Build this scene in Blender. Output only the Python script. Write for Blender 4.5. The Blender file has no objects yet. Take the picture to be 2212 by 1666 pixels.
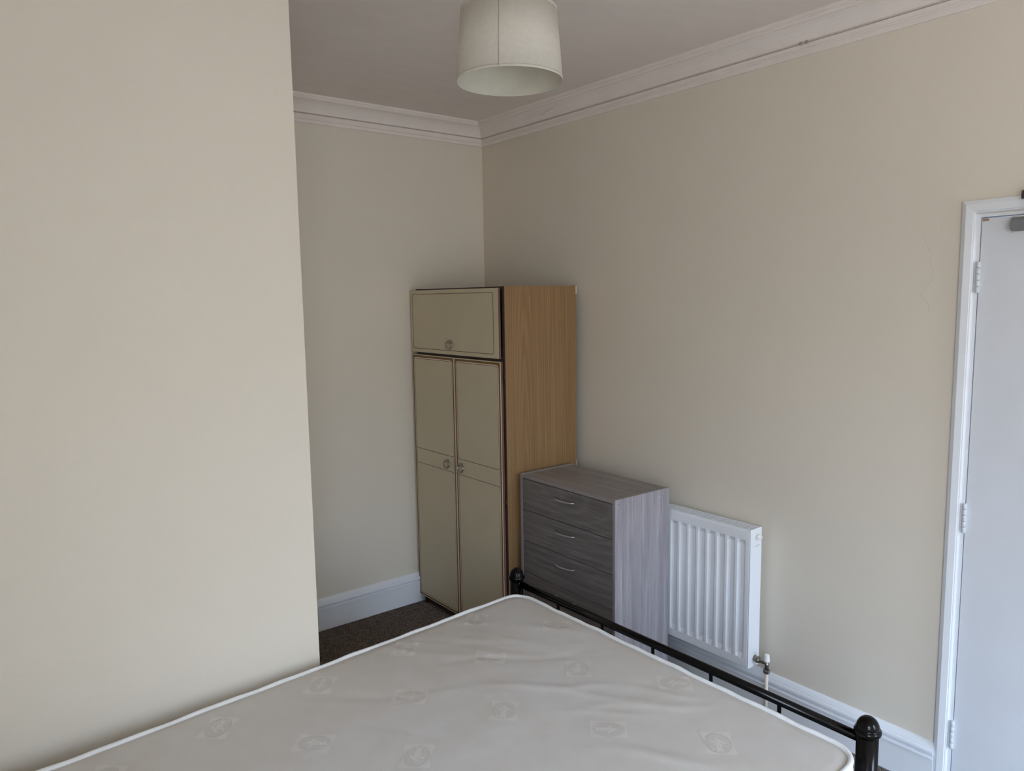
import bpy, bmesh, math, random
import numpy as np
from mathutils import Vector, Matrix

random.seed(7)
S = bpy.context.scene
COL = S.collection
PI = math.pi

# ------------------------------------------------------------------ camera
cam_d = bpy.data.cameras.new('camera')
cam_d.sensor_fit = 'HORIZONTAL'
cam_d.sensor_width = 36.0
cam_d.lens = 1613.84 / 2212 * 36.0
cam_d.clip_start = 0.02
cam = bpy.data.objects.new('camera', cam_d)
COL.objects.link(cam)
R_ = ((0.78392189, 0.08425178, -0.61511634), (-0.62067059, 0.08191146, -0.77978107), (-0.01531286, 0.99307208, 0.11650479))
cam.matrix_world = Matrix.Translation((0, 0, 1.75)) @ Matrix(R_).to_4x4()
S.camera = cam

# ------------------------------------------------------------------ world: overcast sky above, street and gardens below
w = bpy.data.worlds.new('world')
S.world = w
w.use_nodes = True
nt = w.node_tree
nt.nodes.clear()
wo = nt.nodes.new('ShaderNodeOutputWorld')
bg = nt.nodes.new('ShaderNodeBackground')
tc = nt.nodes.new('ShaderNodeTexCoord')
sx = nt.nodes.new('ShaderNodeSeparateXYZ')
rp = nt.nodes.new('ShaderNodeValToRGB')
mr = nt.nodes.new('ShaderNodeMapRange')
mr.inputs['From Min'].default_value = -1
mr.inputs['From Max'].default_value = 1
nt.links.new(tc.outputs['Generated'], sx.inputs[0])
nt.links.new(sx.outputs['Z'], mr.inputs['Value'])
nt.links.new(mr.outputs[0], rp.inputs[0])
nt.links.new(rp.outputs[0], bg.inputs[0])
nt.links.new(bg.outputs[0], wo.inputs[0])
e = rp.color_ramp.elements
e[0].position = 0.0;  e[0].color = (0.41, 0.40, 0.385, 1)
e[1].position = 0.5; e[1].color = (0.44, 0.44, 0.435, 1)
for p_, c_ in ((0.555, (0.47, 0.51, 0.56)), (0.62, (0.84, 1.03, 1.30)), (0.75, (1.40, 1.80, 2.36)), (1.0, (1.9, 2.5, 3.3))):
    e.new(p_).color = c_ + (1,)
bg.inputs['Strength'].default_value = 13.2

# window openings in the wall behind the photographer (x0, x1, z0, z1); portals guide the daylight through them
WIN_Y = -2.10
WINDOWS = [(1.62, 2.58, 0.50, 2.50)]
XL = -0.55                               # left wall, with an unseen window added to light the right wall
WINDOWS_L = [(-1.85, -0.45, 0.55, 2.50)]
for x0, x1, z0, z1, side in [w_ + ('s',) for w_ in WINDOWS] + [w_ + ('l',) for w_ in WINDOWS_L]:
    ld = bpy.data.lights.new('window_daylight', 'AREA')
    ld.shape = 'RECTANGLE'
    ld.size = x1 - x0
    ld.size_y = z1 - z0
    ld.cycles.is_portal = True
    lo = bpy.data.objects.new('window_daylight', ld)
    lo.location = ((x0 + x1) / 2, WIN_Y - 0.16, (z0 + z1) / 2)
    lo.rotation_euler = (PI / 2, 0, 0)          # local -Z -> +Y
    if side == 'l':
        lo.location = (XL - 0.16, (x0 + x1) / 2, (z0 + z1) / 2)
        lo.rotation_euler = (PI / 2, 0, -PI / 2)   # -> +X
    COL.objects.link(lo)

S.view_settings.view_transform = 'Standard'
S.view_settings.look = 'None'
S.view_settings.gamma = 1
S.view_settings.use_curve_mapping = False
S.view_settings.exposure = 0.0
S.cycles.max_bounces = 14
S.cycles.diffuse_bounces = 10
S.cycles.transparent_max_bounces = 12
S.cycles.use_denoising = True
S.cycles.sample_clamp_indirect = 8

# ------------------------------------------------------------------ materials
def srgb(h):
    h = h.lstrip('#')
    c = [int(h[i:i + 2], 16) / 255 for i in (0, 2, 4)]
    return tuple((x / 12.92 if x <= 0.04045 else ((x + 0.055) / 1.055) ** 2.4) for x in c) + (1,)

class NM:
    def __init__(s, name, rough=0.6, metallic=0.0, color='#808080', spec=None):
        s.m = bpy.data.materials.new(name)
        s.m.use_nodes = True
        s.t = s.m.node_tree
        s.b = s.t.nodes['Principled BSDF']
        s.b.inputs['Roughness'].default_value = rough
        s.b.inputs['Metallic'].default_value = metallic
        s.b.inputs['Base Color'].default_value = srgb(color)
        if spec is not None:
            s.b.inputs['Specular IOR Level'].default_value = spec
        s.tc = None
    def n(s, typ, **kw):
        nd = s.t.nodes.new(typ)
        for k, v in kw.items():
            if k in nd.inputs.keys():
                nd.inputs[k].default_value = v
            else:
                setattr(nd, k, v)
        return nd
    def coord(s, scale=(1, 1, 1), rot=(0, 0, 0)):
        if s.tc is None:
            s.tc = s.n('ShaderNodeTexCoord')
        mp = s.n('ShaderNodeMapping')
        mp.inputs['Scale'].default_value = scale
        mp.inputs['Rotation'].default_value = rot
        s.l(s.tc.outputs['Object'], mp.inputs[0])
        return mp.outputs[0]
    def l(s, a, b):
        s.t.links.new(a, b)
    def noise(s, scale, detail=4, rough=0.55, vec=None, dist=0.0):
        nd = s.n('ShaderNodeTexNoise')
        nd.inputs['Scale'].default_value = scale
        nd.inputs['Detail'].default_value = detail
        nd.inputs['Roughness'].default_value = rough
        nd.inputs['Distortion'].default_value = dist
        s.l(vec if vec is not None else s.coord(), nd.inputs['Vector'])
        return nd.outputs['Fac']
    def ramp(s, fac, stops):
        r = s.n('ShaderNodeValToRGB')
        el = r.color_ramp.elements
        el[0].position, el[0].color = stops[0][0], stops[0][1]
        el[1].position, el[1].color = stops[-1][0], stops[-1][1]
        for p, c in stops[1:-1]:
            x = el.new(p)
            x.color = c
        s.l(fac, r.inputs[0])
        return r.outputs[0]
    def mix(s, fac, a, b, mode='MIX'):
        m = s.n('ShaderNodeMix')
        m.data_type = 'RGBA'
        m.blend_type = mode
        for i, v in ((0, fac), (6, a), (7, b)):
            if hasattr(v, 'links'):
                s.l(v, m.inputs[i])
            else:
                m.inputs[i].default_value = v
        return m.outputs[2]
    def color(s, c):
        s.l(c, s.b.inputs['Base Color'])
    def bump(s, h, strength=0.2, dist=0.001, prev=None):
        bm = s.n('ShaderNodeBump')
        bm.inputs['Strength'].default_value = strength
        bm.inputs['Distance'].default_value = dist
        s.l(h, bm.inputs['Height'])
        if prev is not None:
            s.l(prev, bm.inputs['Normal'])
        s.l(bm.outputs[0], s.b.inputs['Normal'])
        return bm.outputs[0]

def G(v, a=1.0):
    return (v[0] * a, v[1] * a, v[2] * a, 1)

def mat_plain(name, color, rough=0.5, metallic=0.0, var=0.05, scale=20, bump=0.0, spec=None):
    m = NM(name, rough, metallic, color, spec)
    c = srgb(color)
    f = m.noise(scale, 3)
    m.color(m.ramp(f, [(0.3, G(c, 1 - var)), (0.7, G(c, 1 + var))]))
    if bump:
        m.bump(m.noise(scale * 8, 3), bump, 0.0006)
    return m.m

def mat_wall():
    m = NM('cream_emulsion', 0.72, spec=0.28)
    c = srgb('#ddd6c9')
    f = m.noise(0.9, 2)
    base = m.ramp(f, [(0.3, G(c, 0.975)), (0.7, G(c, 1.02))])
    f2 = m.noise(60, 3)
    m.color(m.mix(0.06, base, m.ramp(f2, [(0.3, G(c, 0.85)), (0.7, G(c, 1.08))])))
    n1 = m.bump(m.noise(4, 3), 0.12, 0.01)
    m.bump(m.noise(320, 4, 0.6), 0.18, 0.0008, n1)
    return m.m

def mat_ceiling():
    m = NM('lining_paper_ceiling', 0.85, spec=0.2)
    c = srgb('#e2dbd6')
    f = m.noise(7, 5, 0.6, m.coord((1, 2.2, 1)))
    m.color(m.ramp(f, [(0.3, G(c, 0.97)), (0.7, G(c, 1.02))]))
    n1 = m.bump(m.noise(26, 4, 0.6, m.coord((1, 2.2, 1))), 0.16, 0.003)
    m.bump(m.noise(180, 4), 0.3, 0.001, n1)
    return m.m

def mat_plaster():
    m = NM('painted_cornice', 0.7, spec=0.25)
    c = srgb('#e6dfdb')
    m.color(m.ramp(m.noise(9, 4), [(0.3, G(c, 0.96)), (0.7, G(c, 1.02))]))
    m.bump(m.noise(120, 4), 0.2, 0.001)
    return m.m

def mat_gloss_white(name, color='#dfe1e4', rough=0.32):
    m = NM(name, rough)
    c = srgb(color)
    m.color(m.ramp(m.noise(6, 4), [(0.25, G(c, 0.955)), (0.7, G(c, 1.01))]))
    m.bump(m.noise(70, 3), 0.06, 0.001)
    return m.m

def mat_oak():
    m = NM('light_oak_laminate', 0.42, spec=0.4)
    v = m.coord((44, 44, 0.8))
    f = m.noise(1.6, 4, 0.6, v, 0.6)
    a, b, c = srgb('#816241'), srgb('#8f704b'), srgb('#9a7e5a')
    base = m.ramp(f, [(0.33, a), (0.5, b), (0.68, c)])
    f2 = m.noise(9, 5, 0.7, m.coord((30, 30, 0.6)), 0.2)
    base = m.mix(0.28, base, m.ramp(f2, [(0.35, srgb('#775738')), (0.7, srgb('#a28865'))]))
    # cathedral figure: long nested ellipses
    wv = m.n('ShaderNodeTexWave')
    wv.wave_type = 'RINGS'
    wv.rings_direction = 'Y'
    wv.inputs['Scale'].default_value = 5.5
    wv.inputs['Distortion'].default_value = 4.5
    wv.inputs['Detail'].default_value = 3
    wv.inputs['Detail Scale'].default_value = 1.3
    mp = m.n('ShaderNodeMapping')
    mp.inputs['Location'].default_value = (0.42, 0, -0.16)
    mp.inputs['Scale'].default_value = (4.2, 1, 0.22)
    m.l(m.tc.outputs['Object'], mp.inputs[0])
    m.l(mp.outputs[0], wv.inputs['Vector'])
    base = m.mix(0.22, base, m.ramp(wv.outputs['Fac'], [(0.1, srgb('#7b5c3d')), (0.5, srgb('#8d6f4d')), (0.86, srgb('#a3885f'))]))
    m.color(base)
    m.bump(f2, 0.05, 0.0005)
    return m.m

def mat_greywood(name, axis, dark='#6d6764', mid='#837c7a', light='#9a9594', seed=0.0):
    """grey limed-oak laminate; axis = grain direction"""
    m = NM(name, 0.48, spec=0.35)
    lo = 0.7
    sc = {'x': (lo, 22, 22), 'y': (22, lo, 22), 'z': (22, 22, lo)}[axis]
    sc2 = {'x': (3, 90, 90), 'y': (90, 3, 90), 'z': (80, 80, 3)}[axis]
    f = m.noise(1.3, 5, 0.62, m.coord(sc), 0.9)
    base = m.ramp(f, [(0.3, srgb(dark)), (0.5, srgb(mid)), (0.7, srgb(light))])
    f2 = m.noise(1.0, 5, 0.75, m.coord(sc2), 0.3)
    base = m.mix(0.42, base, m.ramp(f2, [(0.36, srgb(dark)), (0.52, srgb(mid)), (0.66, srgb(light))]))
    if name == 'grey_oak_front':      # pale whorl near the top drawer
        wv = m.n('ShaderNodeTexWave'); wv.wave_type = 'RINGS'; wv.rings_direction = 'X'
        wv.inputs['Scale'].default_value = 1.5; wv.inputs['Distortion'].default_value = 3.0; wv.inputs['Detail'].default_value = 3
        mp = m.n('ShaderNodeMapping'); mp.inputs['Location'].default_value = (0, -0.30, -5.1); mp.inputs['Scale'].default_value = (1, 1.5, 6.0)
        m.l(m.tc.outputs['Object'], mp.inputs[0]); m.l(mp.outputs[0], wv.inputs['Vector'])
        base = m.mix(0.13, base, m.ramp(wv.outputs['Fac'], [(0.2, srgb(dark)), (0.78, srgb(mid)), (0.93, srgb('#9a9595'))]))
    # limed pores: short pale ticks
    f3 = m.noise(2.2, 3, 0.5, m.coord(sc2), 0.2)
    k = m.ramp(f3, [(0.60, (0, 0, 0, 1)), (0.70, (1, 1, 1, 1))])
    kk = m.n('ShaderNodeMath', operation='MULTIPLY')
    m.l(k, kk.inputs[0]); kk.inputs[1].default_value = 0.22
    base = m.mix(kk.outputs[0], base, srgb('#b9b4b2'))
    m.color(base)
    m.bump(f2, 0.08, 0.0006)
    return m.m

def mat_veneer(name, a, b, axis='z'):
    m = NM(name, 0.5)
    sc = {'z': (90, 90, 3), 'y': (90, 3, 90)}[axis]
    m.color(m.ramp(m.noise(1.2, 4, 0.6, m.coord(sc)), [(0.3, srgb(a)), (0.7, srgb(b))]))
    return m.m

def mat_carpet():
    m = NM('heather_carpet', 0.95, spec=0.1)
    v = m.n('ShaderNodeTexVoronoi')
    v.inputs['Scale'].default_value = 190
    m.l(m.coord(), v.inputs['Vector'])
    sep = m.n('ShaderNodeSeparateColor')
    m.l(v.outputs['Color'], sep.inputs[0])
    c = m.ramp(sep.outputs[0], [(0.0, srgb('#4c443f')), (0.35, srgb('#70645d')), (0.7, srgb('#8e827a')), (1.0, srgb('#aea299'))])
    f = m.noise(45, 3)
    c = m.mix(0.4, c, m.ramp(f, [(0.35, srgb('#5a504a')), (0.65, srgb('#8c8078'))]))
    m.color(c)
    m.bump(m.noise(500, 3), 0.6, 0.002)
    return m.m

def mat_ticking(name='mattress_ticking', gain=1.0, rough=0.62):
    m = NM(name, rough, spec=0.25)
    def gc(h): return G(srgb(h), gain)
    f = m.noise(3.2, 4, 0.6)
    base = m.ramp(f, [(0.3, gc('#c3bcb3')), (0.5, gc('#cac9c8')), (0.72, gc('#cacdd1'))])
    # old beige staining, stronger towards the wall side of the head end
    f4 = m.noise(1.7, 3, 0.5)
    k4 = m.ramp(f4, [(0.42, (0, 0, 0, 1)), (0.62, (1, 1, 1, 1))])
    kk = m.n('ShaderNodeMath', operation='MULTIPLY'); m.l(k4, kk.inputs[0]); kk.inputs[1].default_value = 0.45
    base = m.mix(kk.outputs[0], base, gc('#c3b9ac'))
    f2 = m.noise(14, 4, 0.6)
    base = m.mix(0.3, base, m.ramp(f2, [(0.3, gc('#c2bcb5')), (0.7, gc('#cfcecc'))]))
    m.color(base)
    w1 = m.n('ShaderNodeTexWave'); w1.bands_direction = 'X'; w1.inputs['Scale'].default_value = 220
    w2 = m.n('ShaderNodeTexWave'); w2.bands_direction = 'Y'; w2.inputs['Scale'].default_value = 220
    m.l(m.coord(), w1.inputs['Vector']); m.l(m.coord(), w2.inputs['Vector'])
    ad = m.n('ShaderNodeMath', operation='ADD')
    m.l(w1.outputs['Fac'], ad.inputs[0]); m.l(w2.outputs['Fac'], ad.inputs[1])
    n0 = m.bump(m.noise(1.0, 2, 0.45, m.coord((2.0, 7.0, 1), (0, 0, math.radians(40)))), 0.14, 0.02)
    n1 = m.bump(m.noise(22, 4, 0.5), 0.12, 0.004, n0)
    m.bump(ad.outputs[0], 0.05, 0.0003, n1)
    return m.m

def mat_piping():
    m = NM('white_piping_tape', 0.6)
    c = srgb('#e9ebec')
    wv = m.n('ShaderNodeTexWave'); wv.bands_direction = 'DIAGONAL'; wv.inputs['Scale'].default_value = 90
    m.l(m.coord(), wv.inputs['Vector'])
    m.color(m.ramp(m.noise(30, 3), [(0.3, G(c, 0.93)), (0.7, G(c, 1.02))]))
    m.bump(wv.outputs['Fac'], 0.15, 0.0006)
    return m.m

def mat_shade():
    m = NM('shade_fabric', 0.85, spec=0.1)
    c = srgb('#ddd8ce')
    f = m.noise(70, 4, 0.65)
    base = m.ramp(f, [(0.3, G(c, 0.95)), (0.7, G(c, 1.03))])
    fl = m.noise(150, 2, 0.5, m.coord((1, 1, 0.6)))
    k = m.ramp(fl, [(0.715, (0, 0, 0, 1)), (0.75, (1, 1, 1, 1))])
    kk = m.n('ShaderNodeMath', operation='MULTIPLY')
    m.l(k, kk.inputs[0]); kk.inputs[1].default_value = 0.35
    base = m.mix(kk.outputs[0], base, srgb('#9a9284'))
    m.color(base)
    tr = m.n('ShaderNodeBsdfTranslucent')
    m.l(base, tr.inputs[0])
    mx = m.n('ShaderNodeMixShader')
    mx.inputs[0].default_value = 0.22
    out = m.t.nodes['Material Output']
    m.l(m.b.outputs[0], mx.inputs[1]); m.l(tr.outputs[0], mx.inputs[2])
    m.l(mx.outputs[0], out.inputs[0])
    m.bump(f, 0.1, 0.0005)
    return m.m

def mat_glass():
    m = NM('window_glass', 0.02)
    t = m.t
    tr = m.n('ShaderNodeBsdfTransparent')
    gl = m.n('ShaderNodeBsdfGlossy'); gl.inputs['Roughness'].default_value = 0.02
    mx = m.n('ShaderNodeMixShader'); mx.inputs[0].default_value = 0.05
    m.l(tr.outputs[0], mx.inputs[1]); m.l(gl.outputs[0], mx.inputs[2])
    m.l(mx.outputs[0], t.nodes['Material Output'].inputs[0])
    return m.m

M = dict(
    wall=mat_wall(), ceiling=mat_ceiling(), plaster=mat_plaster(),
    gloss=mat_gloss_white('white_gloss_woodwork', '#e4e8ee'),
    doorpaint=mat_gloss_white('white_satin_door', '#d9dde4', 0.4),
    radiator=mat_gloss_white('radiator_enamel', '#e9edf3', 0.3),
    radplastic=mat_plain('white_plastic', '#e6e6e2', 0.4),
    oak=mat_oak(),
    cream=mat_plain('cream_laminate', '#c9bfa7', 0.5, var=0.03, scale=5, spec=0.3),
    cream_lip=mat_plain('pale_cream_edging', '#ded3bd', 0.5),
    brownband=mat_plain('gold_brown_band', '#7a5630', 0.5),
    brownline=mat_plain('dark_brown_inlay', '#5e4026', 0.5),
    mahogany=mat_veneer('dark_mahogany_edging', '#2b1a15', '#3b241d'),
    rededge=mat_veneer('reddish_veneer_edge', '#65493b', '#7f6354'),
    chrome=mat_plain('tarnished_chrome', '#a9a49b', 0.22, 1.0),
    hinge=mat_plain('bronze_hinge_metal', '#4a3a30', 0.4, 0.8),
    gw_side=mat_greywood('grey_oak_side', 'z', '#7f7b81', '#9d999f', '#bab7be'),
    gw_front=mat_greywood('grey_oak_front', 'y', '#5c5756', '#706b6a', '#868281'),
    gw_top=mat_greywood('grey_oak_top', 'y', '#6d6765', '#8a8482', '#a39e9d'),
    gw_edge=mat_plain('grey_edge_band', '#8f8a8b', 0.45),
    alu=mat_plain('satin_aluminium', '#b9babd', 0.33, 0.85),
    dark=mat_plain('dark_void_board', '#241e1c', 0.8),
    black=mat_plain('black_gloss_metal', '#050405', 0.16, 0.0, spec=0.22),
    carpet=mat_carpet(), ticking=mat_ticking(), piping=mat_piping(),
    border=mat_plain('white_border_fabric', '#dfe1e6', 0.6, var=0.03, bump=0.3),
    emblem=mat_ticking('woven_damask_emblem', 1.085, 0.5),
    emblem2=mat_ticking('woven_damask_letters', 1.13, 0.5),
    emblem3=mat_ticking('woven_damask_ground', 0.965, 0.6),
    shade=mat_shade(), shade_in=mat_plain('shade_lining', '#c9c5b6', 0.7),
    brass=mat_plain('plated_valve_metal', '#8d8984', 0.3, 0.9),
    pipe=mat_plain('cream_painted_pipe', '#d8d2c2', 0.4),
    closer=mat_plain('grey_closer_casing', '#77797d', 0.45),
    closer_dark=mat_plain('dark_arm_metal', '#4a4347', 0.45, 0.3),
    chip=mat_plain('bare_wood_chip', '#9b7c5e', 0.7, var=0.25, scale=200),
    crack=mat_plain('crack_line', '#a59b8c', 0.8), wallcrack=mat_plain('filled_crack', '#c4bba9', 0.8, var=.02), hingepaint=mat_plain('painted_hinge', '#cdd1d6', 0.4), seamline=mat_plain('shade_seam', '#8f836f', 0.8),
    batten=mat_plain('painted_batten', '#e2d8ca', 0.6),
    screwcap=mat_plain('grey_screw_cap', '#75706c', 0.5),
    joint=mat_plain('dark_brown_mark', '#5a4f49', 0.8),  # even dark brown, for the thin line on the radiator side
    glass=mat_glass(),
)

# ------------------------------------------------------------------ mesh helpers (all in world coordinates)
class MB:
    def __init__(s):
        s.bm = bmesh.new()
    def box(s, x0, y0, z0, x1, y1, z1, mat=None, bevel=0.0, seg=2):
        g = bmesh.ops.create_cube(s.bm, size=1)
        vs = g['verts']
        c = Vector(((x0 + x1) / 2, (y0 + y1) / 2, (z0 + z1) / 2))
        d = Vector((abs(x1 - x0), abs(y1 - y0), abs(z1 - z0)))
        for v in vs:
            v.co = Vector((v.co.x * d.x, v.co.y * d.y, v.co.z * d.z)) + c
        if bevel > 0:
            es = list({e_ for v in vs for e_ in v.link_edges})
            r = bmesh.ops.bevel(s.bm, geom=es, offset=min(bevel, min(d) * 0.45), segments=seg, profile=0.5, affect='EDGES')
            vs = list({v for f in r['faces'] for v in f.verts} | {v for v in vs if v.is_valid})
        if mat is not None:
            for v in vs:
                v.co = mat @ v.co
        return s
    def prism(s, poly, a0, a1, axis='z', mat=None):
        """poly: 2D points; axis extrude. z:(x,y) x:(y,z) y:(x,z)"""
        def p3(p, a):
            return {'z': (p[0], p[1], a), 'x': (a, p[0], p[1]), 'y': (p[0], a, p[1])}[axis]
        A = [s.bm.verts.new(p3(p, a0)) for p in poly]
        B = [s.bm.verts.new(p3(p, a1)) for p in poly]
        n = len(poly)
        s.bm.faces.new(A[::-1]); s.bm.faces.new(B)
        for i in range(n):
            s.bm.faces.new((A[i], A[(i + 1) % n], B[(i + 1) % n], B[i]))
        if mat is not None:
            for v in A + B:
                v.co = mat @ v.co
        return s
    def lathe(s, prof, seg=32, mat=None, smooth=True, closed=False):
        """prof: (r,z) list around local Z"""
        rings = []
        for r, z in prof:
            if r < 1e-6:
                rings.append([s.bm.verts.new((0, 0, z))])
            else:
                rings.append([s.bm.verts.new((r * math.cos(2 * PI * i / seg), r * math.sin(2 * PI * i / seg), z)) for i in range(seg)])
        fs = []
        prs = list(zip(rings[:-1], rings[1:]))
        if closed:
            prs.append((rings[-1], rings[0]))
        for a, b in prs:
            if len(a) == 1 and len(b) == 1:
                continue
            for i in range(seg):
                j = (i + 1) % seg
                if len(a) == 1:
                    fs.append(s.bm.faces.new((a[0], b[j], b[i])))
                elif len(b) == 1:
                    fs.append(s.bm.faces.new((a[i], a[j], b[0])))
                else:
                    fs.append(s.bm.faces.new((a[i], a[j], b[j], b[i])))
        if not closed:
            if len(rings[0]) > 1:
                s.bm.faces.new(rings[0][::-1])
            if len(rings[-1]) > 1:
                s.bm.faces.new(rings[-1])
        for f in fs:
            f.smooth = smooth
        if mat is not None:
            for rr in rings:
                for v in rr:
                    v.co = mat @ v.co
        return s
    def tube(s, pts, r, seg=12, closed=False, flat=1.0, up=None, smooth=True):
        pts = [Vector(p) for p in pts]
        n = len(pts)
        rs = r if isinstance(r, (list, tuple)) else [r] * n
        rings = []
        prevu = None
        for i, p in enumerate(pts):
            if closed:
                t = (pts[(i + 1) % n] - pts[i - 1]).normalized()
            else:
                t = (pts[min(i + 1, n - 1)] - pts[max(i - 1, 0)]).normalized()
            if up is not None:
                u = Vector(up)
            elif prevu is None:
                u = Vector((0, 0, 1)) if abs(t.z) < 0.9 else Vector((1, 0, 0))
            else:
                u = prevu
            a = t.cross(u).normalized()
            b = a.cross(t).normalized()
            prevu = b
            rings.append([s.bm.verts.new(p + a * rs[i] * math.cos(2 * PI * k / seg) + b * rs[i] * flat * math.sin(2 * PI * k / seg)) for k in range(seg)])
        m = n if closed else n - 1
        for i in range(m):
            A, B = rings[i], rings[(i + 1) % n]
            for k in range(seg):
                f = s.bm.faces.new((A[k], A[(k + 1) % seg], B[(k + 1) % seg], B[k]))
                f.smooth = smooth
        if not closed:
            s.bm.faces.new(rings[0][::-1]); s.bm.faces.new(rings[-1])
        return s
    def sweep_y(s, prof, fy0, fy1, X0, sign):
        pass
    def strip(s, ringsA):
        """list of profile rings (same length) -> skinned, open profile closed into solid with end caps"""
        V = [[s.bm.verts.new(p) for p in r] for r in ringsA]
        n = len(V[0])
        for a, b in zip(V[:-1], V[1:]):
            for i in range(n):
                s.bm.faces.new((a[i], a[(i + 1) % n], b[(i + 1) % n], b[i]))
        s.bm.faces.new(V[0][::-1]); s.bm.faces.new(V[-1])
        return s
    def frame(s, outer, inner, x0, x1, axis='x'):
        """solid ring between two equal-length outlines, thickness along axis"""
        def p3(p, a):
            return {'z': (p[0], p[1], a), 'x': (a, p[0], p[1]), 'y': (p[0], a, p[1])}[axis]
        vs = [[s.bm.verts.new(p3(p, a)) for p in o] for o, a in ((outer, x0), (outer, x1), (inner, x1), (inner, x0))]
        n = len(outer)
        for q in range(4):
            A, B = vs[q], vs[(q + 1) % 4]
            for i in range(n):
                s.bm.faces.new((A[i], A[(i + 1) % n], B[(i + 1) % n], B[i]))
        return s
    def build(s, name, mat, parent=None, smooth=None, label=None, kind=None, loc=None):
        bmesh.ops.recalc_face_normals(s.bm, faces=s.bm.faces[:])
        me = bpy.data.meshes.new(name)
        s.bm.to_mesh(me)
        s.bm.free()
        return mkobj(name, me, mat, parent, smooth, label, kind, loc)

def mkobj(name, me, mat, parent=None, smooth=None, label=None, kind=None, loc=None):
    if mat is not None:
        me.materials.append(M[mat] if isinstance(mat, str) else mat)
    if smooth:
        me.polygons.foreach_set('use_smooth', [True] * len(me.polygons))
    o = bpy.data.objects.new(name, me)
    COL.objects.link(o)
    off = Vector((0, 0, 0))
    if parent is not None:
        o.parent = parent
        p = parent
        while p is not None:
            off = off + Vector(p.location)
            p = p.parent
    elif loc is not None:
        off = Vector(loc)
        o.location = loc
    if off.length > 0:
        me.transform(Matrix.Translation(-off))
    if label: o['label'] = label
    if kind: o['kind'] = kind
    return o

def thing(name, loc, label, cat, group=None):
    o = bpy.data.objects.new(name, None)
    o.empty_display_size = 0.1
    o.location = loc
    COL.objects.link(o)
    o['label'] = label; o['category'] = cat; o['kind'] = 'thing'
    if group: o['group'] = group
    return o

def struct(name, loc, label=None):
    o = bpy.data.objects.new(name, None)
    o.empty_display_size = 0.1
    o.location = loc
    COL.objects.link(o)
    o['kind'] = 'structure'
    if label: o['label'] = label
    return o

def rrect(y0, y1, z0, z1, r, seg=5, r_bottom=None):
    """rounded rectangle outline, counter-clockwise"""
    out = []
    for cy, cz, a0 in ((y1 - r, z1 - r, 0), (y0 + r, z1 - r, 90), (y0 + r, z0 + r, 180), (y1 - r, z0 + r, 270)):
        for i in range(seg + 1):
            a = math.radians(a0 + 90 * i / seg)
            out.append((cy + r * math.cos(a), cz + r * math.sin(a)))
    return out

def T(x, y, z): return Matrix.Translation((x, y, z))
def RX(a): return Matrix.Rotation(a, 4, 'X')
def RY(a): return Matrix.Rotation(a, 4, 'Y')
def RZ(a): return Matrix.Rotation(a, 4, 'Z')

# ------------------------------------------------------------------ room
XR, YB, ZC = 2.681, 3.649, 2.75          # right wall face, back wall face, ceiling
PX, PY = 0.961, 2.285                    # corner of the boxed-out projection
D0, D1, DH = 1.000, 0.190, 1.992         # door opening y range, height
def setlab(o, label, cat=None):
    o['kind'] = 'structure'; o['label'] = label
    return o

b = MB(); b.box(XL - .15, WIN_Y - .2, -.12, XR + .15, YB + .15, -0.004)
setlab(b.build('floor', 'carpet'), 'dark heather brown carpeted floor')
b = MB(); b.box(XL - .15, WIN_Y - .2, ZC, XR + .15, YB + .15, ZC + .12)
setlab(b.build('ceiling', 'ceiling'), 'dull white papered ceiling above the lamp shade')
b = MB(); b.box(PX - 0.1, YB, 0, XR + .15, YB + .15, ZC)
wall_back = setlab(b.build('wall_back', 'wall'), 'cream wall of the alcove behind the wardrobe')
# right wall with door opening
b = MB()
b.box(XR, D0 + .0, 0, XR + .13, YB, ZC)
b.box(XR, WIN_Y, 0, XR + .13, D1, ZC)
b.box(XR, D1, DH, XR + .13, D0, ZC)
wall_right = setlab(b.build('wall_right', 'wall'), 'long cream wall with the radiator and the door')
# projecting boxed-out wall (left third of the picture)
b = MB(); b.box(XL, PY, 0, PX, YB + .15, ZC)
setlab(b.build('wall_front', 'wall'), 'plain cream boxed-out wall filling the left of the view')
b = MB()
q0, q1, q2, q3 = WINDOWS_L[0]
b.box(XL - .2, WIN_Y - .2, 0, XL, q0, ZC); b.box(XL - .2, q1, 0, XL, YB, ZC)
b.box(XL - .2, q0, 0, XL, q1, q2); b.box(XL - .2, q0, q3, XL, q1, ZC)
setlab(b.build('wall_left', 'wall'), 'cream wall outside the view on the left')
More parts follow.
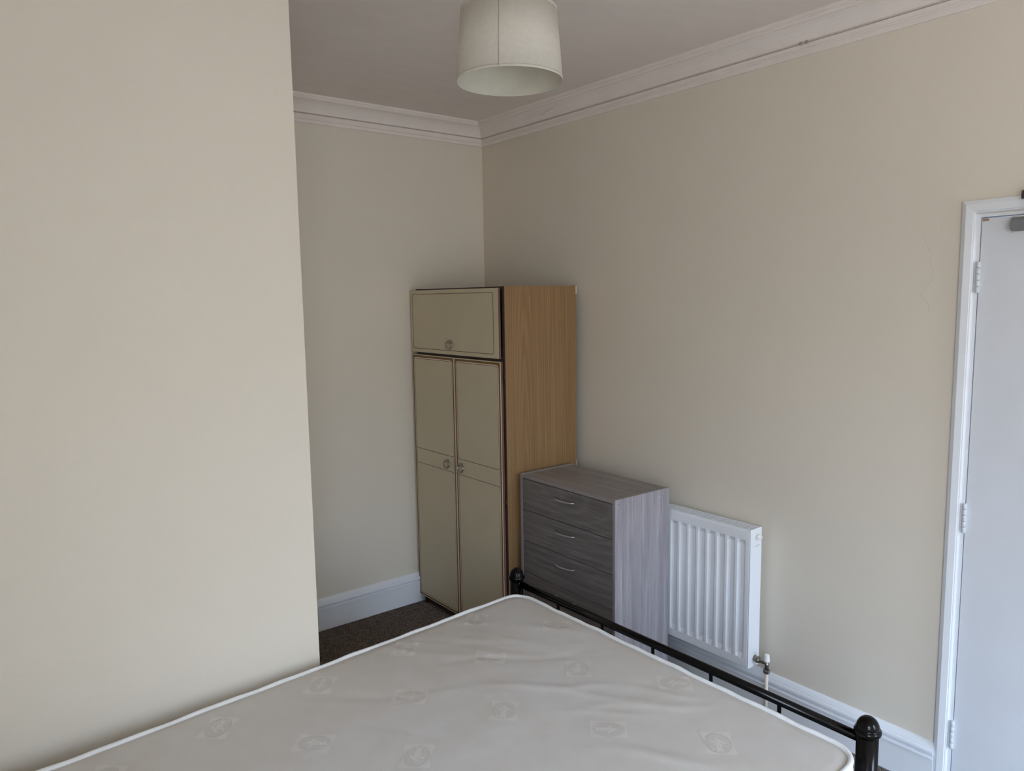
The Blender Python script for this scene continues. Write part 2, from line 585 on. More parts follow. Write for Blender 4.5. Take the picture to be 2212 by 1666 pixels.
# window wall behind the photographer
b = MB()
xs = [XL] + [v for wn in WINDOWS for v in wn[:2]] + [XR + .15]
for i in range(0, len(xs), 2):
    b.box(xs[i], WIN_Y - .2, 0, xs[i + 1], WIN_Y, ZC)
for x0, x1, z0, z1 in WINDOWS:
    b.box(x0, WIN_Y - .2, 0, x1, WIN_Y, z0)
    b.box(x0, WIN_Y - .2, z1, x1, WIN_Y, ZC)
setlab(b.build('wall_window', 'wall'), 'cream window wall behind the photographer')
for k, (x0, x1, z0, z1, side) in enumerate([w_ + ('s',) for w_ in WINDOWS] + [w_ + ('l',) for w_ in WINDOWS_L]):
    # built along X, then turned into the left wall for side 'l': (x, y) -> wall coordinate, depth
    def wb(b_, xa, ya, za, xb, yb_, zb, **kw):
        if side == 's':
            b_.box(xa, WIN_Y + ya, za, xb, WIN_Y + yb_, zb, **kw)
        else:
            b_.box(XL + ya, xa, za, XL + yb_, xb, zb, **kw)
    wn = struct('window_%d' % (k + 1), (x0, WIN_Y, z0) if side == 's' else (XL, x0, z0), 'unseen white sash window, guessed to let in daylight')
    f = 0.05
    y0, y1 = -.14, -.09
    b = MB()
    wb(b, x0, y0, z0, x0 + f, y1, z1); wb(b, x1 - f, y0, z0, x1, y1, z1)
    wb(b, x0, y0, z0, x1, y1, z0 + f); wb(b, x0, y0, z1 - f, x1, y1, z1)
    wb(b, x0, y0, (z0 + z1) / 2 - .02, x1, y1, (z0 + z1) / 2 + .02)
    b.build('window_frame', 'gloss', wn)
    b = MB(); wb(b, x0 - .04, -.09, z0 - .03, x1 + .04, .05, z0, bevel=.006)
    b.build('window_sill', 'gloss', wn)
    for za, zb in ((z0 + f, (z0 + z1) / 2 - .02), ((z0 + z1) / 2 + .02, z1 - f)):
        b = MB(); wb(b, x0 + f, -.118, za, x1 - f, -.114, zb)
        b.build('pane', 'glass', wn)

# cornice: (projection, drop-z)
cor = [(0, 2.631), (.009, 2.631), (.011, 2.636), (.011, 2.647), (.0165, 2.649), (.0165, 2.655), (.013, 2.657), (.015, 2.668), (.015, 2.6715), (.006, 2.6725), (.006, 2.675),
       (.029, 2.676), (.031, 2.684), (.036, 2.696), (.044, 2.708), (.055, 2.719), (.068, 2.727), (.078, 2.7305), (.078, 2.7275), (.083, 2.7265), (.088, 2.730), (.089, 2.7345),
       (.0935, 2.7345), (.0935, 2.739), (.098, 2.740), (.0995, 2.744), (.0995, 2.75), (0, 2.75)]
def sweep_right(prof, ya, yb_mitre):
    b_ = MB()
    b_.strip([[(XR - p, ya, z) for p, z in prof], [(XR - p, (yb_mitre - p) if yb_mitre is not None else YB, z) for p, z in prof]])
    return b_
def sweep_back(prof, xa):
    b_ = MB()
    b_.strip([[(xa, YB - p, z) for p, z in prof], [(XR - p, YB - p, z) for p, z in prof]])
    return b_
c1 = setlab(sweep_back(cor, PX).build('trim_1', 'plaster'), 'moulded plaster cornice over the alcove back wall')
c2 = setlab(sweep_right(cor, WIN_Y, YB).build('trim_2', 'plaster'), 'moulded plaster cornice along the right wall')
# hairline crack in the cornice cove
b = MB(); pts = []
for i, (u, v) in enumerate([(0, 0), (.025, -.004), (.04, .010), (.06, .012), (.085, .022), (.11, .021)]):
    y = 3.07 - u; pz = 2.700 + v * 0.5; pr = .037 + (pz - 2.696) * .75
    pts.append((XR - pr - .0006, y, pz))
b.tube(pts, .0008, 5); b.build('hairline_crack', 'crack', c2)
b = MB()
for y in (1.60, 1.575):
    b.lathe([(0, -.002), (.006, -.002), (.006, .002), (0, .002)], 8, T(XR - .030, y, 2.671) @ RY(PI / 2))
b.build('plaster_chip', 'crack', c2)

# skirting boards
sk = [(0, 0), (.020, 0), (.020, .113), (.0255, .1155), (.0255, .120), (.014, .1235), (.014, .126), (.020, .1285), (.0235, .134), (.024, .141), (.0215, .148), (.018, .151), (.0175, .1535), (.011, .163), (.005, .1705), (0, .172)]
setlab(sweep_back(sk, PX).build('baseboard_back', 'gloss'), 'white moulded skirting board in the alcove')
setlab(sweep_right(sk, 1.022, YB).build('baseboard_right', 'gloss'), 'white moulded skirting board below the radiator')
skp = [(p, z) for p, z in sk]
b = MB(); b.strip([[(PX + p, PY - p, z) for p, z in sk], [(PX + p, YB, z) for p, z in sk]])
setlab(b.build('baseboard_side', 'gloss'), 'white skirting on the return of the boxed-out wall')
b = MB(); b.strip([[(XL, PY - p, z) for p, z in sk], [(PX + p, PY - p, z) for p, z in sk]])
setlab(b.build('baseboard_front', 'gloss'), 'white skirting hidden behind the mattress')

# wall blemishes
b = MB()
cr = [(1.175, 1.93), (1.165, 1.90), (1.150, 1.87), (1.152, 1.84), (1.140, 1.81), (1.144, 1.785), (1.165, 1.755), (1.178, 1.735), (1.160, 1.715), (1.150, 1.70), (1.146, 1.68)]
b.tube([(XR, y - .032, z + .004) for y, z in cr], .0004, 5)
b.build('hairline_crack', 'wallcrack', wall_right)
b = MB()
for y, z, r in ((2.375, 1.858, .004), (2.364, 1.855, .0025), (1.086, 1.955, .003), (1.090, 2.065, .0022), (1.115, 2.115, .002)):
    b.lathe([(0, 0), (r, .0004), (r * .7, .0016), (0, .002)], 8, T(XR, y, z) @ RY(-PI / 2))
b.build('filler_nib', 'wall', wall_right)

# carpet pile: real tufts where the carpet shows (alcove, and the strips along the right wall)
def tufts(areas, label):
    rng = np.random.default_rng(3)
    V = []; F = []
    P = []
    for xa, xb, ya, yb_, p in areas:
        gx, gy = np.meshgrid(np.arange(xa, xb, p), np.arange(ya, yb_, p))
        q = np.stack([gx.ravel(), gy.ravel()], 1) + rng.uniform(-.45, .45, (gx.size, 2)) * p
        P.append(q)
    P = np.concatenate(P)
    n = len(P)
    h = rng.uniform(.004, .0105, n); r = rng.uniform(.0020, .0034, n); a = rng.uniform(0, 2 * PI, n)
    lean = rng.uniform(-.004, .004, (n, 2))
    vs = np.zeros((n, 4, 3))
    for k in range(3):
        vs[:, k, 0] = P[:, 0] + r * np.cos(a + k * 2.094); vs[:, k, 1] = P[:, 1] + r * np.sin(a + k * 2.094); vs[:, k, 2] = -.0045
    vs[:, 3, :2] = P + lean; vs[:, 3, 2] = h - .004
    base = (np.arange(n) * 4)[:, None, None]
    fs = (np.array([[0, 1, 3], [1, 2, 3], [2, 0, 3]])[None] + base).reshape(-1, 3)
    me = bpy.data.meshes.new('carpet_pile')
    me.vertices.add(n * 4); me.vertices.foreach_set('co', vs.reshape(-1))
    me.loops.add(len(fs) * 3); me.loops.foreach_set('vertex_index', fs.reshape(-1).astype(np.int32))
    me.polygons.add(len(fs)); me.polygons.foreach_set('loop_start', np.arange(len(fs), dtype=np.int32) * 3)
    me.update(calc_edges=True)
    o = mkobj('carpet_pile', me, 'carpet')
    o['kind'] = 'stuff'; o['category'] = 'carpet'; o['label'] = label
tufts([(.975, 2.15, 2.378, 3.628, .0050)], 'dark brown-grey carpet pile between bed, skirting and wardrobe')
tufts([(1.915, 2.658, .83, 1.25, .0058)], 'strip of carpet pile right of the near black bed post')
tufts([(2.60, 2.658, 1.83, 2.12, .0056)], 'sliver of carpet pile below the radiator')

# ------------------------------------------------------------------ door
door = struct('door_1', (XR, D0, 0), 'white painted door in a white frame at the right edge')
# frame lining inside opening
b = MB()
b.box(XR - .001, D0 - .028, 0, XR + .125, D0, DH); b.box(XR - .001, D1, 0, XR + .125, D1 + .028, DH)
b.box(XR - .001, D1 + .028, DH - .010, XR + .125, D0 - .028, DH)
# stops
b.box(XR + .046, D0 - .040, 0, XR + .125, D0 - .028, DH - .010); b.box(XR + .046, D1 + .028, 0, XR + .125, D1 + .04, DH - .010)
b.box(XR + .046, D1 + .04, DH - .022, XR + .125, D0 - .04, DH - .010)
b.build('door_frame', 'gloss', door)
# architrave profile: (distance outward from opening edge, projection)
arc = [(-.005, 0), (-.005, .010), (-.003, .0125), (.0005, .013), (.0015, .0165), (.021, .0190), (.0225, .0190), (.033, .0130), (.036, .0110), (.036, 0)]
AO = -.012
def arch(name, p0, p1, side):
    pass
oL, oR, oT = D0 + AO, D1 - AO, 2.000
b = MB(); b.strip([[(XR - p, oL + d, 0) for d, p in arc], [(XR - p, oL + d, oT + d) for d, p in arc]]); b.build('architrave', 'gloss', door)
b = MB(); b.strip([[(XR - p, oR - d, 0) for d, p in arc], [(XR - p, oR - d, oT + d) for d, p in arc]]); b.build('architrave', 'gloss', door)
b = MB(); b.strip([[(XR - p, oL + d, oT + d) for d, p in arc], [(XR - p, oR - d, oT + d) for d, p in arc]]); b.build('architrave', 'gloss', door)
b = MB(); b.box(XR + .001, D1 + .031, .008, XR + .043, D0 - .0305, DH - .0145, bevel=.0015)
leaf = b.build('door_leaf', 'doorpaint', door)
b = MB(); b.prism([(D0 - .032, DH - .016), (D0 - .050, DH - .0155), (D0 - .052, DH - .021), (D0 - .046, DH - .024), (D0 - .041, DH - .022), (D0 - .036, DH - .025), (D0 - .032, DH - .021)], XR + .0002, XR + .002, 'x')
b.build('paint_chip', 'chip', leaf, label='chipped bare patch in the top corner of the door')
b = MB(); b.tube([(XR - .0150, .889, 2.012), (XR - .0196, .889, 2.012)], .004, 10)
b.build('nail_head', 'gloss', door)
for zc_ in (1.793, .998, .229):
    b = MB()
    b.box(XR - .004, D0 - .0335, zc_ - .05, XR + .03, D0 - .027, zc_ + .05)
    h = b.build('hinge', 'hingepaint', door)
    for k in range(5):
        b = MB()
        zz = zc_ - .05 + k * .02
        b.lathe([(0, .0006), (.0058, .0006), (.0066, .0016), (.0066, .0184), (.0058, .0194), (0, .0194)], 14, T(XR - .007, D0 - .0305, zz))
        b.build('knuckle', 'hingepaint', h)
# door closer (grey box on the leaf) with its arm bracket on the architrave
cl = thing('door_closer', (XR - .02, .70, 1.95), 'grey metal door closer fixed to the top of the white door', 'door closer')
b = MB()
prof = [(XR, 1.930), (XR - .034, 1.930), (XR - .040, 1.934), (XR - .046, 1.948), (XR - .040, 1.963), (XR - .028, 1.972), (XR, 1.974)]
b.prism([(x, z) for x, z in prof], .877, .62, 'y')
o = b.build('casing', 'closer', cl)
bv = o.modifiers.new('bevel', 'BEVEL'); bv.width = .003; bv.segments = 2
b = MB(); b.box(XR - .004, .880, 1.925, XR + .0015, .615, 1.979, bevel=.001); b.build('back_plate', 'radplastic', cl)
b = MB()
b.box(XR - .030, .825, 2.026, XR - .018, .79, 2.060, bevel=.003)
b.lathe([(0, -.012), (.011, -.012), (.011, .012), (0, .012)], 16, T(XR - .040, .840, 2.036))
b.box(XR - .045, .838, 2.038, XR - .022, .80, 2.054, bevel=.003)
b.build('arm_bracket', 'closer_dark', cl, label='dark metal arm bracket above the door')
b = MB(); b.tube([(XR - .040, .838, 2.044), (XR - .15, .72, 2.0)], .006, 10); b.tube([(XR - .15, .72, 2.0), (XR - .03, .66, 1.982)], .006, 10)
b.build('arm', 'closer_dark', cl)

# ------------------------------------------------------------------ wardrobe
WX0, WX1, WY0, WY1, WZ = 2.179, 2.640, 2.810, 3.606, 1.806
FX = 2.159          # door face plane
wd = thing('wardrobe', (2.40, 3.21, 0), 'tall cream-doored wardrobe with oak-effect side standing in the alcove corner', 'wardrobe')
b = MB(); b.box(WX0 - .004, WY0, .0, WX1, WY0 + .016, WZ, bevel=.0012); b.build('side_panel', 'oak', wd, label='light oak-effect side panel')
b = MB(); b.box(WX0 - .004, WY1 - .016, .0, WX1, WY1, WZ, bevel=.0012); b.build('side_panel', 'mahogany', wd, label='dark far side panel')
b = MB(); b.box(WX0 - .004, WY0 + .016, WZ - .016, WX1, WY1 - .016, WZ - .001, bevel=.0012); b.build('top_panel', 'mahogany', wd)
b = MB(); b.box(WX0 - .002, WY0 + .016, 1.438, WX1 - .004, WY1 - .016, 1.470); b.build('middle_rail', 'mahogany', wd)
b = MB(); b.box(WX1 - .004, WY0 + .016, .03, WX1, WY1 - .016, WZ - .016); b.build('back_panel', 'dark', wd)
b = MB(); b.box(WX0 + .012, WY0 + .016, 0, WX0 + .028, WY1 - .016, .052); b.build('plinth', 'mahogany', wd)
b = MB(); b.box(WX0, WY0 + .016, .052, WX1 - .004, WY1 - .016, .068); b.build('base_panel', 'mahogany', wd)
# dark edging strip beside the oak side
b = MB(); b.box(WX0 - .0052, WY0 - .0004, 0, WX0 - .0005, WY0 + .0155, WZ + .0004); b.build('front_edging', 'mahogany', wd)

def ring_handle(parent, y, z):
    """octagonal drop ring on a stud; face plane x = FX, faces -X"""
    b_ = MB()
    pts = []
    for k in range(8):
        a = 2 * PI * (k + .5) / 8
        pts.append((FX - .0125 + .004 * math.cos(a), y + .0265 * math.sin(a), z + .0225 * math.cos(a)))
    P2 = []
    for k in range(8):                     # keep facets: two points near each corner
        a, c = Vector(pts[k]), Vector(pts[(k + 1) % 8])
        P2 += [a.lerp(c, .12), a.lerp(c, .88)]
    b_.tube(P2, .0045, 8, closed=True, flat=0.9, up=(1, 0, 0))
    h_ = b_.build('ring_handle', 'chrome', parent, label='tarnished chrome octagonal ring pull')
    b_ = MB()
    b_.lathe([(0, 0), (.010, 0), (.0095, .002), (.0055, .004), (.005, .010), (.0065, .012), (.005, .0145), (0, .015)], 16, T(FX, y, z + .0165) @ RY(-PI / 2))
    b_.build('stud', 'chrome', h_)
    return h_

def line_frame(parent, y0, y1, z0, z1, wdt, r, mat, name='inlay_line', x=None, th=.0006):
    b_ = MB()
    x = FX if x is None else x
    b_.frame(rrect(y0, y1, z0, z1, r), rrect(y0 + wdt, y1 - wdt, z0 + wdt, z1 - wdt, max(r - wdt, .0005)), x - th, x + .0006)
    return b_.build(name, mat, parent)

# top flap door (slightly skewed opening: proud of the carcass)
def wdoor(name, y0, y1, z0, z1, label):
    b_ = MB(); b_.box(FX, y0, z0, WX0 - .006, y1, z1, bevel=.001)
    o_ = b_.build(name, 'cream', wd, label=label)
    b_ = MB(); b_.box(FX + .0012, y0 - .0007, z0, WX0 - .0058, y0 + .001, z1 - .0005); b_.build('veneer_edge', 'rededge', o_)
    return o_
fl = wdoor('top_door', 2.836, 3.641, 1.4605, 1.7985, 'wide cream flap door above the two tall doors')
line_frame(fl, 2.836 + .037, 3.641 - .020, 1.4605 + .0195, 1.7985 - .0195, .0028, .013, 'brownline')
ring_handle(fl, 3.249, 1.517 - .006)
def tall(y0, y1, hy, label):
    z0, z1 = .048, 1.446
    o_ = wdoor('door', y0, y1, z0, z1, label)
    line_frame(o_, y0, y1, z0, z1, .0035, .002, 'cream_lip', 'edge_band', th=.0009)
    line_frame(o_, y0 + .0035, y1 - .0035, z0 + .0035, z1 - .0035, .0015, .002, 'brownline')
    # gold-brown band with rounded inner corners
    b_ = MB()
    oo = rrect(y0 + .005, y1 - .005, z0 + .005, z1 - .005, .001)
    ii = rrect(y0 + .0150, y1 - .0150, z0 + .0145, z1 - .0155, .020)
    b_.frame(oo, ii, FX - .0004, FX + .0006)
    b_.build('brown_band', 'brownband', o_)
    line_frame(o_, y0 + .0150, y1 - .0150, z0 + .0145, z1 - .0155, .0045, .020, 'cream_lip', 'cream_band', th=.0011)
    line_frame(o_, y0 + .0200, y1 - .0200, z0 + .0195, z1 - .0205, .0024, .016, 'brownline')
    # panel lines closing above and below the handle rail
    a0, a1 = y0 + .0212, y1 - .0212
    for zz, s_ in ((.917, 1), (.833, -1)):
        b_ = MB()
        q = .012
        pts_o = [(a0, zz + s_ * q)] + [(a0 + q - q * math.cos(t), zz + s_ * (q - q * math.sin(t))) for t in [PI / 2 * i / 5 for i in range(1, 6)]]
        pts_o += [(a1 - q + q * math.sin(t), zz + s_ * (q - q * math.cos(t))) for t in [PI / 2 * i / 5 for i in range(0, 6)]]
        b_.tube([(FX, p_[0], p_[1]) for p_ in pts_o], .0013, 6, flat=1)
        b_.build('inlay_line', 'brownline', o_)
    ring_handle(o_, hy, .872)
    return o_
dl = tall(3.2225, 3.636, 3.300, 'left tall cream wardrobe door with brown inlay lines')
dr = tall(2.824, 3.2185, 3.169, 'right tall cream wardrobe door with brown inlay lines')
for zz in (1.374, .753, .15):
    b = MB(); b.box(FX + .012, WY0 - .0006, zz - .026, WX0 - .004, WY0 + .008, zz + .026)
    b.tube([(FX + .014, WY0 + .002, zz - .026), (FX + .014, WY0 + .002, zz + .026)], .0036, 10)
    b.build('hinge', 'hinge', wd)
for x_, z_ in ((2.221, 1.622), (2.532, 1.627), (2.235, .613), (2.228, .545)):
    b = MB(); b.lathe([(0, 0), (.0045, 0), (.004, .0014), (0, .0018)], 12, T(x_, WY0, z_) @ RX(PI / 2)); b.build('screw_cap', 'screwcap', wd)
for z0_, z1_, d in ((1.765, 1.806, .010), (.872, .905, .007)):
    b = MB(); b.box(WX1, WY0 + .004, z0_, WX1 + d, WY0 + .03, z1_, bevel=.001); b.build('wall_batten', 'batten', wd, label='small pale batten between wardrobe and wall')

# ------------------------------------------------------------------ chest of drawers (built in local frame, slightly turned)
CH = .900; CW, CD = .650, .338
ang = math.atan2(2.780 - 2.131, 2.233 - 2.220)      # direction of the front from right to left
O_ = Vector((2.2335, 2.780, 0))
d_ = Vector((2.220 - 2.233, 2.131 - 2.780, 0)).normalized()     # along front: left -> right (towards the door)
n_ = Vector((-d_.y, d_.x, 0))                                   # into the depth (+X)
if n_.x < 0: n_ = -n_
CM = Matrix(((d_.x, n_.x, 0, O_.x), (d_.y, n_.y, 0, O_.y), (0, 0, 1, 0), (0, 0, 0, 1)))
ch = thing('chest_of_drawers', (2.40, 2.46, 0), 'grey wood-effect chest of drawers with curved silver handles beside the wardrobe', 'chest of drawers')
TS = .018
def cbox(name, u0, v0, z0, u1, v1, z1, mat, parent=ch, bevel=.001, label=None):
    b_ = MB(); b_.box(u0, v0, z0, u1, v1, z1, mat=CM, bevel=bevel)
    return b_.build(name, mat, parent, label=label)
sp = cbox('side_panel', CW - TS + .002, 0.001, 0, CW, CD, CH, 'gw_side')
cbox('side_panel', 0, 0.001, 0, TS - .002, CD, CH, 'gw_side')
for u in ((0, TS - .002), (CW - TS + .002, CW)):
    cbox('edge_strip', u[0] + .0004, -.0006, 0, u[1] - .0004, .0012, CH + .0004, 'gw_edge')
cbox('edge_strip', .0004, .0, CH - .001, TS - .0025, CD, CH + .0008, 'gw_edge', bevel=.0003)
cbox('edge_strip', CW - TS + .0025, .0, CH - .001, CW - .0004, CD, CH + .0006, 'gw_edge', bevel=.0003)
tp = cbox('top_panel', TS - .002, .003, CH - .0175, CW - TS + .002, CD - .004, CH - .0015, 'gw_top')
cbox('top_front_edge', TS - .001, .0015, CH - .0175, CW - TS + .001, .0035, CH - .0018, 'gw_edge', bevel=.0003)
cbox('back_panel', TS, CD - .004, .02, CW - TS, CD - .001, CH - .018, 'dark', bevel=0)
cbox('inner_shadow_board', TS, .024, .03, CW - TS, .030, CH - .018, 'dark', bevel=0)
cbox('plinth', TS, .02, 0, CW - TS, .035, .062, 'gw_front')
for x_, z_ in ((CW, .845),):
    pass
for v_, z_, m_ in ((.022, .880, 'screwcap'), (.275, .868, 'batten'), (.055, .355, 'screwcap')):
    b = MB(); b.lathe([(0, -.0005), (.0034, -.0005), (.003, .0006), (0, .0007)], 12, CM @ T(CW, v_, z_) @ RY(PI / 2)); b.build('screw_head', m_, ch)
tops = [.8795, .7245, .5695, .4115, .2515]
def whorl(parent, u0, z0, su, sz):
    pass
dm = []
for k in range(5):
    z1 = tops[k]; z0 = (tops[k + 1] + .003) if k < 4 else .066
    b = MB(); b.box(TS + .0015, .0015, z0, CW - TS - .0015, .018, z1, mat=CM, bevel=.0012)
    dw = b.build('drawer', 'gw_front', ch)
    # drawer box behind the front
    b = MB(); b.box(TS + .012, .018, z0 + .015, CW - TS - .012, .023, z1 - .02, mat=CM); b.build('drawer_box', 'dark', dw)
    zc_ = z1 - .0475
    pts, rad = [], []
    for i in range(17):
        t = i / 16
        u = .267 + .130 * t
        out = .027 * math.sin(PI * t) ** .55 if 0 < t < 1 else 0
        pts.append(CM @ Vector((u, .001 - out, zc_ + .001)))
        rad.append(.0052 - .0018 * abs(2 * t - 1) ** 2)
    b = MB(); b.tube(pts, rad, 12, up=(0, 0, 1)); b.build('handle', 'alu', dw, label='curved satin silver bow handle')

# ------------------------------------------------------------------ radiator
RX0, RX1, RY0, RY1, RZ0, RZ1 = 2.572, 2.650, 1.712, 2.512, .203, .798
rd = thing('radiator', (2.61, 2.11, .2), 'white ribbed panel radiator on the wall beside the grey drawers', 'radiator')
# pressed front panel: height field with vertical flutes
def front_panel():
    xf = RX0
    NY, NZ = 16 * 10, 5
    pit = .05
    first = RY0 + .043     # centre of first flute from the right edge
    bm = bmesh.new()
    ys = [RY0 + .0055]
    ycs = []
    y = first
    while y < RY1 - .03:
        ycs.append(y); y += pit
    for c in ycs:
        ys += [c - .0190, c - .0085, c + .0085, c + .0190]
    ys += [RY1 - .006]
    zs_ = [RZ0 + .005, RZ0 + .040, RZ0 + .058, RZ1 - .064, RZ1 - .046, RZ1 - .010]
    dep = .0115
    def dd(iy, iz):
        if iy == 0 or iy == len(ys) - 1: return 0
        k = (iy - 1) % 4
        return dep if (k in (1, 2) and iz in (2, 3)) else 0
    V = [[bm.verts.new((xf + dd(i, j), ys[i], zs_[j])) for j in range(len(zs_))] for i in range(len(ys))]
    for i in range(len(ys) - 1):
        for j in range(len(zs_) - 1):
            bm.faces.new((V[i][j], V[i + 1][j], V[i + 1][j + 1], V[i][j + 1]))
    # rolled edges going back
    bd = [e_ for e_ in bm.edges if e_.is_boundary]
    r = bmesh.ops.extrude_edge_only(bm, edges=bd)
    for v in [g for g in r['geom'] if isinstance(g, bmesh.types.BMVert)]:
        v.co.x += .012
    bmesh.ops.recalc_face_normals(bm, faces=bm.faces[:])
    me = bpy.data.meshes.new('front_panel'); bm.to_mesh(me); bm.free()
    o_ = mkobj('front_panel', me, 'radiator', rd)
    bv_ = o_.modifiers.new('bevel', 'BEVEL'); bv_.width = .0016; bv_.segments = 3; bv_.limit_method = 'ANGLE'; bv_.angle_limit = math.radians(18)
    for p in me.polygons: p.use_smooth = True
    o_.modifiers.new('wn', 'WEIGHTED_NORMAL')
front_panel()
b = MB(); b.box(RX0 + .0125, RY0 + .0038, RZ0 + .006, RX0 + .020, RY1 - .0038, RZ1 - .013); b.build('gap_backing', 'radiator', rd)  # white backing added so the panel edge gap shades pale instead of black
b = MB(); b.box(RX1 - .014, RY0 + .004, RZ0 + .004, RX1 - .004, RY1 - .004, RZ1 - .010, bevel=.003); b.build('back_panel', 'radiator', rd)
b = MB()
for i in range(31):
    y = RY0 + .025 + i * .025
    b.box(RX0 + .014, y, RZ0 + .04, RX1 - .014, y + .0012, RZ1 - .04)
b.build('convector_fins', 'radiator', rd, kind='stuff')
for ya, yb_ in ((RY0, RY0 + .0035), (RY1 - .0035, RY1)):
    b = MB(); b.box(RX0 + .0005, ya, RZ0 + .002, RX1, yb_, RZ1 + .001, bevel=.0012)
    b.build('side_panel', 'radiator', rd)
# top grille: two rails and individual cross bars
b = MB()
b.box(RX0 + .003, RY0 + .004, RZ1 - .012, RX0 + .012, RY1 - .004, RZ1 - .001, bevel=.0015)
b.box(RX1 - .010, RY0 + .004, RZ1 - .006, RX1 - .001, RY1 - .004, RZ1 - .001, bevel=.0012)
b.build('grille_rail', 'radiator', rd)
gb = None
pitch = .0118
i = 0
while RY0 + .012 + i * pitch < RY1 - .01:
    y = RY0 + .012 + i * pitch
    if gb is None:
        b = MB(); b.box(RX0 + .011, y, RZ1 - .0030, RX1 - .009, y + .0052, RZ1 - .0010)
        gb = b.build('grille_bar', 'radiator', rd)
    else:
        c = gb.copy(); COL.objects.link(c); c.location = (0, i * pitch, 0)
    i += 1
# air-vent plug
b = MB()
Mv = T(2.619, RY0, .763) @ RX(PI / 2)
b.lathe([(.0135, 0), (.0165, 0), (.0165, .003), (.0145, .004), (.0135, .001)], 24, Mv)
b.lathe([(0, 0), (.0105, 0), (.0105, .010), (.0085, .012), (.0075, .012), (.0075, .019), (.0035, .020), (.0035, .016), (0, .016)], 20, Mv)
b.build('bleed_plug', 'radplastic', rd)
b = MB(); b.tube([(2.604, RY0 - .0003, .722), (2.634, RY0 - .0003, .728)], .0006, 5); b.build('scratch', 'joint', rd)
# lockshield valve and tail pipe
b = MB()
Mb = T(2.612, RY0, .243) @ RX(PI / 2)
b.lathe([(.013, 0), (.0185, 0), (.0185, .003), (.013, .004)], 24, Mb, closed=True)
b.build('end_cover', 'radplastic', rd)
b = MB()
b.lathe([(0, 0), (.012, 0), (.012, .012), (.0145, .014), (.0145, .026), (.010, .030), (.0085, .034), (.0085, .062), (0, .062)], 8, Mb, smooth=False)
b.lathe([(0, 0), (.0092, 0), (.0092, .036), (0, .036)], 16, T(2.612, RY0 - .062, .216))
b.lathe([(0, 0), (.0125, 0), (.0135, .003), (.0135, .013), (.0125, .016), (0, .016)], 6, T(2.612, RY0 - .062, .200), smooth=False)
vl = b.build('valve', 'brass', rd, label='metal radiator valve')
b = MB(); b.lathe([(0, 0), (.0118, 0), (.0122, .003), (.0122, .009), (.0108, .010), (.0108, .028), (.009, .032), (0, .033)], 20, T(2.612, RY0 - .062, .250)); b.build('valve_cap', 'radplastic', vl)
b = MB(); b.lathe([(0, -.004), (.0078, -.004), (.0078, .202), (0, .202)], 16, T(2.612, RY0 - .062, 0)); b.build('tail_pipe', 'pipe', rd, label='cream painted pipe down to the carpet')
for y in (RY0 + .15, RY1 - .15):
    b = MB(); b.box(RX1 - .006, y - .015, .3, XR + .002, y + .015, .7); b.build('wall_bracket', 'radiator', rd)

# ------------------------------------------------------------------ bed frame
A_, B_ = Vector((1.853, 2.338, 0)), Vector((1.874, .881, 0))
bf = thing('bed_frame', (1.86, 1.61, 0), 'black metal bed frame with round capped posts holding the mattress', 'bed frame')
dR = (B_ - A_).normalized()
hx = Vector((-2.015, -.13, 0))          # from foot to head
def post(p, h, parent=bf):
    b_ = MB(); b_.lathe([(0, 0), (.0275, 0), (.0275, h - .044), (0, h - .044)], 40, T(p.x, p.y, 0))
    o_ = b_.build('post', 'black', parent)
    b_ = MB()
    z = h - .048
    b_.lathe([(0, z), (.0275, z), (.0325, z + .0015), (.0345, z + .006), (.0345, z + .010), (.0325, z + .0145), (.0295, z + .0165), (.0290, z + .0185), (.0285, z + .024),
              (.0262, z + .031), (.0215, z + .0385), (.0145, z + .0445), (.0075, z + .0473), (0, z + .048)], 40, T(p.x, p.y, 0))
    b_.build('post_cap', 'black', o_)
for p in (A_, B_):
    post(p, .640)
b = MB(); b.tube([A_ + Vector((0, 0, .577)) + dR * .02, B_ + Vector((0, 0, .572)) - dR * .02], .0135, 16, flat=1.0)
b.lathe([(0, 0), (.0165, 0), (.0165, .006), (0, .006)], 16, T(*(A_ + dR * .026 + Vector((0, 0, .577)))) @ RX(PI / 2))
b.build('top_rail', 'black', bf)
b = MB(); b.tube([A_ + Vector((0, 0, .30)) + dR * .02, B_ + Vector((0, 0, .30)) - dR * .02], .0125, 12); b.build('lower_rail', 'black', bf)
for t in (.254, .490, .727, .963, 1.201):
    p = A_ + dR * t
    b = MB(); b.tube([(p.x, p.y, .30), (p.x, p.y, .556), (p.x, p.y, .568)], [.006, .006, .0085], 12); b.build('spindle', 'black', bf)
HA, HB = A_ + hx, B_ + hx
HA.y = min(HA.y, 2.16)
for p in (HA, HB): post(p, .95)
for z in (.88, .30):
    b = MB(); b.tube([HA + Vector((0, 0, z)), HB + Vector((0, 0, z))], .0125, 12); b.build('head_rail', 'black', bf)
for k in range(5):
    p = HA.lerp(HB, (k + 1) / 6)
    b = MB(); b.tube([(p.x, p.y, .30), (p.x, p.y, .88)], .006, 10); b.build('spindle', 'black', bf)
def obeam(p, q, w, z0, z1, name, mat):
    v = (q - p); L = v.length; a = math.atan2(v.y, v.x)
    b_ = MB(); b_.box(0, -w / 2, z0, L, w / 2, z1, mat=T(p.x, p.y, 0) @ RZ(a), bevel=.002); b_.build(name, mat, bf)
obeam(HA + dR * .05, A_ + dR * .05, .03, .315, .355, 'side_rail', 'black')
obeam(HB - dR * .05, B_ - dR * .05, .03, .315, .355, 'side_rail', 'black')
